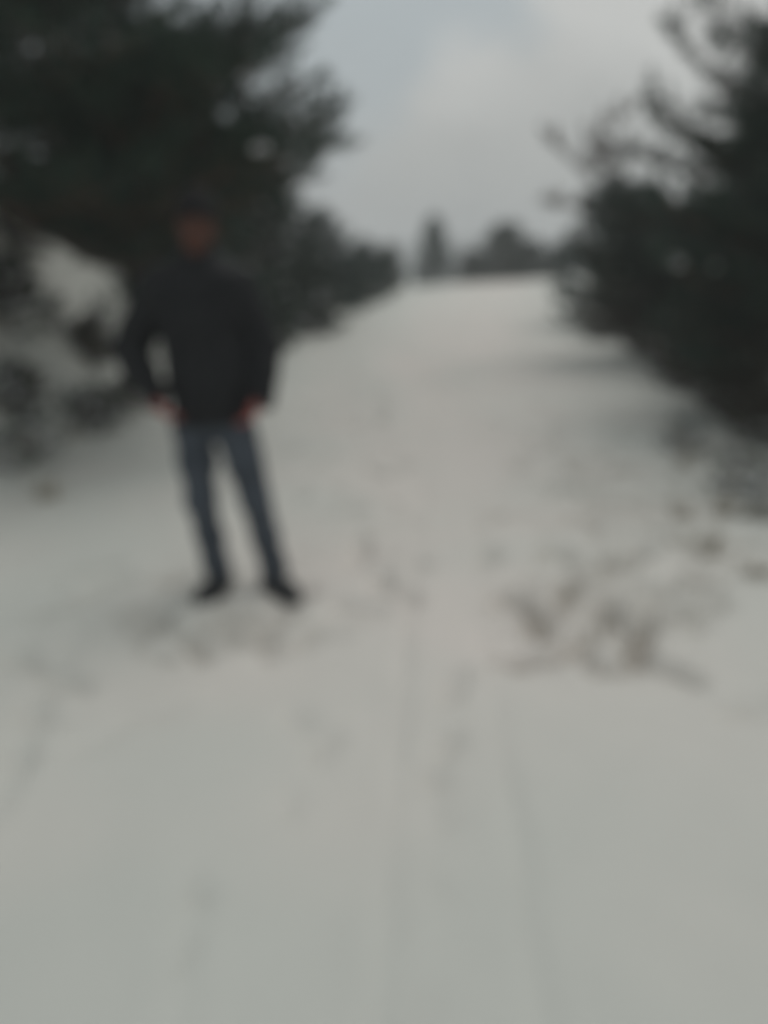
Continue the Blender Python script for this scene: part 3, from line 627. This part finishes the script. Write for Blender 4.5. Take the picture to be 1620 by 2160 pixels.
PY = 3.86                                            # the person's distance up the path
J = lambda px, py, dy=0.0: np.array(at_plane(px, py, PY + dy))
ft_l, ft_r = J(455, 1240), J(596, 1238)
gz = lambda p: height(p[0], p[1])
head = J(414, 487); head[2] += 0.036
neck = J(416, 537, 0.03)
sh_l, sh_r = J(338, 592, 0.02), J(496, 594, 0.02)
el_l, el_r = J(274, 728, 0.06), J(553, 722, 0.05)
wr_l, wr_r = J(322, 822, -0.06), J(553, 824, -0.05)
chest, waist, pelvis = J(420, 660, 0.02), J(446, 780, 0.02), J(449, 862, 0.02)
hip_l, hip_r = J(407, 880, 0.02), J(492, 880, 0.02)
kn_l, kn_r = J(424, 1048, -0.03), J(540, 1050, -0.03)
an_l = J(460, 1195, 0.03); an_r = J(580, 1193, 0.03)
an_l[2] = gz(an_l) + 0.11; an_r[2] = gz(an_r) + 0.11
person = empty('person', (float((an_l[0] + an_r[0]) / 2), PY, gz((an_l + an_r) / 2)))
tag(person, 'person in black jacket, dark hat and blue jeans standing with legs apart, hands at pockets', 'person')
ORG = np.array(person.location)
def bodypart(name, fld, mat, parent=person, smooth=True):
    V, Q = fld.surface(); me_ = mesh(name, V - ORG, [Q], mat, smooth); return obj(name, me_, parent)

lo = np.array([-1.35, PY - 0.42, -0.1]); hi = np.array([-0.25, PY + 0.36, 1.95])
# ---- body: head, neck, trunk, limbs, hands with five fingers
F = Field(lo, hi, 0.0055)
hx_, hy_, hz_ = head
F.ell((hx_, hy_ + 0.012, hz_ + 0.028), (0.074, 0.094, 0.098), 0.02)           # skull
F.ell((hx_, hy_ - 0.020, hz_ - 0.050), (0.058, 0.066, 0.070), 0.03)           # face and jaw
F.ell((hx_, hy_ - 0.070, hz_ - 0.094), (0.022, 0.018, 0.016), 0.02)           # chin
F.cone((hx_ - .035, hy_ - .074, hz_ + .022), (hx_ + .035, hy_ - .074, hz_ + .022), .010, .010, 0.02)   # brow
for sx in (-1, 1):
    F.ell((hx_ + sx * .031, hy_ - .088, hz_ + .002), (.015, .012, .010), 0.012, True)                  # eye sockets
    F.cone((hx_ + sx * .019, hy_ - .0765, hz_ + .0105), (hx_ + sx * .043, hy_ - .071, hz_ + .0090), .0060, .0060, 0.004)                # upper lid
    F.cone((hx_ + sx * .020, hy_ - .0750, hz_ - .0075), (hx_ + sx * .042, hy_ - .070, hz_ - .0065), .0045, .0045, 0.004)              # lower lid
    F.ell((hx_ + sx * .040, hy_ - .066, hz_ - .028), (.018, .016, .014), 0.02)                         # cheeks
    F.ell((hx_ + sx * .076, hy_ + .010, hz_ - .008), (.010, .020, .030), 0.008)                        # ears
F.cone((hx_, hy_ - .086, hz_ + .010), (hx_, hy_ - .106, hz_ - .028), .007, .012, 0.010)                # nose
F.cone((hx_ - .012, hy_ - .094, hz_ - .032), (hx_ + .012, hy_ - .094, hz_ - .032), .007, .007, 0.006)
F.cone((hx_ - .020, hy_ - .080, hz_ - .060), (hx_ + .020, hy_ - .080, hz_ - .060), .006, .006, 0.006)  # lips
F.cone((hx_ - .017, hy_ - .079, hz_ - .071), (hx_ + .017, hy_ - .079, hz_ - .071), .007, .007, 0.006)
F.cone((hx_, hy_ + .02, hz_ - .06), neck - [0, 0, .06], .054, .060, 0.02)
F.chain([neck - [0, 0, .05], chest, waist, pelvis], [.07, .13, .12, .125], 0.05, 1.25)
F.cone(sh_l, sh_r, .055, .055, 0.05)
for a, b, c_ in ((sh_l, el_l, wr_l), (sh_r, el_r, wr_r)): F.chain([a, b, c_], [.05, .040, .027], 0.02)
for a, b, c_ in ((hip_l, kn_l, an_l), (hip_r, kn_r, an_r)): F.chain([a, b, c_], [.085, .055, .038], 0.03)
for an, tw in ((an_l, -0.25), (an_r, 0.62)):
    d = np.array([math.sin(tw), -math.cos(tw), 0]); F.cone(an - [0, 0, .045] - d * .03, an - [0, 0, .07] + d * .15, .032, .024, 0.02)
def hand(wr, el, sgn, down):
    """relaxed hand: palm, four unequal bent fingers, thumb off the palm's inner side; sgn: side of the thumb in x"""
    ax1 = np.array(down, float); ax1 /= np.linalg.norm(ax1)
    fr = np.array([0, -1.0, 0]); fr -= ax1 * (fr @ ax1); fr /= np.linalg.norm(fr); ax2 = np.cross(ax1, fr)
    if ax2[0] * sgn < 0: ax2 = -ax2
    across = fr                                      # the palm faces the thigh: its width runs front to back
    palm = wr + ax1 * .085
    for k in (-1, 0, 1): F.cone(wr + across * k * .016, palm + across * k * .026, .019, .015, 0.012)
    lens = (.070, .082, .076, .060)
    for i in range(4):
        b0 = palm + across * (.036 - .024 * i); l_ = lens[i]
        p1 = b0 + ax1 * l_ * .48 + ax2 * .006; p2 = p1 + ax1 * l_ * .30 + ax2 * (.016 + .003 * i); p3 = p2 + ax1 * l_ * .18 + ax2 * .018
        F.chain([b0, p1, p2, p3], [.0098, .0090, .0082, .0072], 0.004)
    t0 = wr + ax1 * .032 + across * .026; t1 = t0 + across * .026 + ax1 * .030 + ax2 * .012; t2 = t1 + ax1 * .032 + ax2 * .008 + across * .004
    F.chain([t0, t1, t2], [.015, .0115, .009], 0.006)
hand(wr_l, el_l, 1, J(352, 868, -0.10) - wr_l)
hand(wr_r, el_r, -1, J(530, 872, -0.09) - wr_r)
bd = bodypart('body', F, M['skin']); bd.data.materials.append(M['hand'])
mi = np.array([1 if p.center.z + ORG[2] < 1.25 else 0 for p in bd.data.polygons], np.int32); bd.data.polygons.foreach_set('material_index', mi)
for sx in (-1, 1):
    mbb = MB(); V, F3, F4 = lump(np.random.RandomState(0), (0, 0, 0), (.012, .012, .012)); V = V / (np.linalg.norm(V, axis=1)[:, None] + 1e-9) * .0122; mbb.add(V, F3, F4)
    ey = obj('eye', mbb.build('eye', M['eyew']), person, (hx_ + sx * .031 - ORG[0], hy_ - .0675 - ORG[1], hz_ + .002 - ORG[2]))
    mbi = MB(); mbi.add(V * 0.62 * np.array([1, .35, 1]), F3, F4); obj('iris', mbi.build('iris', M['iris']), ey, (0, -.0100, 0))

# ---- trousers
F = Field(lo, hi, 0.008)
F.ell(pelvis, (.158, .118, .13), 0.04)
for a, b, c_ in ((hip_l, kn_l, an_l), (hip_r, kn_r, an_r)):
    F.chain([a, a + (b - a) * .5, b, b + (c_ - b) * .5, c_ - [0, 0, .035]], [.098, .085, .070, .064, .062], 0.025)
    for k, u in enumerate((.80, .88, .96)): F.ell(b + (c_ - b) * u, (.066, .066, .017), 0.012)
F.wrinkle(.0022, 4, .05, .14, zs=1.8)
F.plane(pelvis + [0, 0, .12], (0, 0, 1))
tro = bodypart('trousers', F, M['jeans'])
# ---- jacket
F = Field(lo, hi, 0.008)
F.chain([neck + [0, .01, -.065], chest + [0, 0, .06], chest, waist, pelvis - [0, 0, .045]], [.085, .170, .184, .196, .184], 0.05, 1.36)
F.cone(sh_l + [.03, 0, 0], sh_r - [.03, 0, 0], .084, .084, 0.06)
F.cone(neck - [0, 0, .055], sh_l, .085, .078, 0.05); F.cone(neck - [0, 0, .055], sh_r, .085, .078, 0.05)
for a, b, c_ in ((sh_l, el_l, wr_l), (sh_r, el_r, wr_r)):
    F.chain([a, a + (b - a) * .5, b, b + (c_ - b) * .5, c_], [.094, .091, .083, .074, .058], 0.016)
    for u in (.3, .6, .85): F.ell(a + (b - a) * u, (.080, .080, .025), 0.02)
F.wrinkle(.0038, 9, .05, .17, zs=1.6)
F.plane(pelvis - [0, 0, .045], (0.05, 0, -1), 0.012)
jac = bodypart('jacket', F, M['jacket'])
F = Field(neck - .2, neck + .2, 0.006)                # stand-up collar
nk = neck + np.array([0, -.004, -.008])
F.cone(nk - [0, 0, .055], nk + [0, .008, .040], .100, .088, 0.01, 1.05); F.cone(nk + [0, .0, .015], nk + [0, .01, .13], .070, .076, 0.006, 1.05, True)
bodypart('collar', F, M['jacket'], jac)
F = Field(neck - .3, neck + .3, 0.007)                # hood lying round the neck
for k in range(9):
    a0, a1 = math.pi * (-0.12 + 1.24 * k / 9), math.pi * (-0.12 + 1.24 * (k + 1) / 9)
    hp = lambda a: neck + np.array([0.112 * math.cos(a), 0.02 + 0.095 * math.sin(a), -0.045 + 0.03 * math.sin(a)])
    F.cone(hp(a0), hp(a1), .040, .040, 0.02)
F.ell(neck + [0, .12, -.08], (.10, .05, .09), 0.04); F.wrinkle(.003, 12, .04, .12)
bodypart('hood', F, M['jacket'], jac)
mb = MB(); zc = [(420, 590), (423, 640), (428, 700), (434, 780), (441, 850), (444, 880)]
def front(px, py):                                    # on the jacket's front face: march from the camera
    p = J(px, py, 0.02); u = np.interp(p[2], [pelvis[2], waist[2], chest[2], neck[2] - .065], [.184, .196, .184, .085]) / 1.36
    c_ = np.array([np.interp(p[2], [pelvis[2], waist[2], chest[2], neck[2]], [pelvis[0], waist[0], chest[0], neck[0]]), PY + .02, p[2]])
    r_ = u * 1.36; yy = u * math.sqrt(max(0.02, 1 - ((p[0] - c_[0]) / r_) ** 2)); return np.array([p[0], c_[1] - yy - .003, p[2]])
mb.tube([front(*q) - ORG for q in zc], [.007] * len(zc), 6); obj('zip', mb.build('zip', M['trim']), jac)
for (x0, y0, x1, y1) in ((375, 800, 398, 850), (500, 800, 478, 850)):
    mb = MB(); mb.tube([front(x0 + (x1 - x0) * u, y0 + (y1 - y0) * u) - ORG for u in (0, .33, .66, 1)], [.008] * 4, 6); obj('pocket_seam', mb.build('pocket_seam', M['trim']), jac)
for wr, el in ((wr_l, el_l), (wr_r, el_r)):
    d = (wr - el) / np.linalg.norm(wr - el); mb = MB(); mb.tube([wr - d * .0 - ORG, wr + d * .025 - ORG, wr + d * .055 - ORG], [.053, .055, .051], 18); obj('cuff', mb.build('cuff', M['trim']), jac)
# ---- knitted hat
F = Field(head - .2, head + .24, 0.006)
F.ell((hx_, hy_ + .012, hz_ + .046), (.089, .108, .110), 0.02); F.ell((hx_, hy_ + .014, hz_ + .124), (.062, .074, .040), 0.03)
F.plane((hx_, hy_, hz_ + .030), (0, -0.16, -1), 0.006)
hat = bodypart('hat', F, M['knit'])
F = Field(head - .2, head + .24, 0.006)
F.ell((hx_, hy_ + .012, hz_ + .040), (.094, .114, .120), 0.02)
F.plane((hx_, hy_, hz_ + .026), (0, -0.16, -1), 0.006); F.plane((hx_, hy_, hz_ + .078), (0, 0.16, 1), 0.006)
bodypart('folded_brim', F, M['knit'], hat)
# ---- boots
for an, tw in ((an_l, -0.25), (an_r, 0.62)):
    d = np.array([math.sin(tw), -math.cos(tw), 0.0]); g = an - [0, 0, .11]
    F = Field(an - [.3, .3, .2], an + [.3, .3, .2], 0.006)
    F.chain([an + [0, 0, .06], an, an - [0, 0, .05] - d * .02], [.054, .052, .050], 0.02)
    F.chain([g + [0, 0, .045] - d * .065, g + [0, 0, .05] + d * .04, g + [0, 0, .042] + d * .125, g + [0, 0, .035] + d * .185], [.042, .047, .046, .034], 0.02)
    F.wrinkle(.0018, 3, .03, .08); F.plane(g + [0, 0, .018], (0, 0, -1), .006)
    bt = bodypart('boot', F, M['boot'])
    F = Field(an - [.3, .3, .2], an + [.3, .3, .2], 0.006)
    F.chain([g + [0, 0, .02] - d * .068, g + [0, 0, .02] + d * .04, g + [0, 0, .02] + d * .130, g + [0, 0, .02] + d * .195], [.043, .044, .049, .036], 0.02)
    F.plane(g + [0, 0, .024], (0, 0, 1), .004); F.plane(g - [0, 0, .012], (0, 0, -1), .004)
    bodypart('sole', F, M['sole'], bt)

person.location.z -= 0.022                            # weight presses the boots into the snow

# ------------------------------------------------------------------ misty air
hb = bpy.data.meshes.new('haze')
x0, x1, y0, y1, z0_, z1_ = -460, 460, -140, 470, -12.5, 24.0
vs = [(x, y, z) for z in (z0_, z1_) for y in (y0, y1) for x in (x0, x1)]
hb.from_pydata(vs, [], [(0, 2, 3, 1), (4, 5, 7, 6), (0, 1, 5, 4), (2, 6, 7, 3), (0, 4, 6, 2), (1, 3, 7, 5)])
hm = bpy.data.materials.new('misty_air'); hm.use_nodes = True
hm.node_tree.nodes.clear(); ho = hm.node_tree.nodes.new('ShaderNodeOutputMaterial'); hv = hm.node_tree.nodes.new('ShaderNodeVolumePrincipled')
hv.inputs['Color'].default_value = (0.92, 0.94, 0.96, 1); hv.inputs['Density'].default_value = 0.0038; hv.inputs['Anisotropy'].default_value = 0.0
hm.node_tree.links.new(hv.outputs[0], ho.inputs['Volume']); hb.materials.append(hm)
tag(obj('haze', hb), 'thin grey winter mist filling the air', None, None, 'stuff')
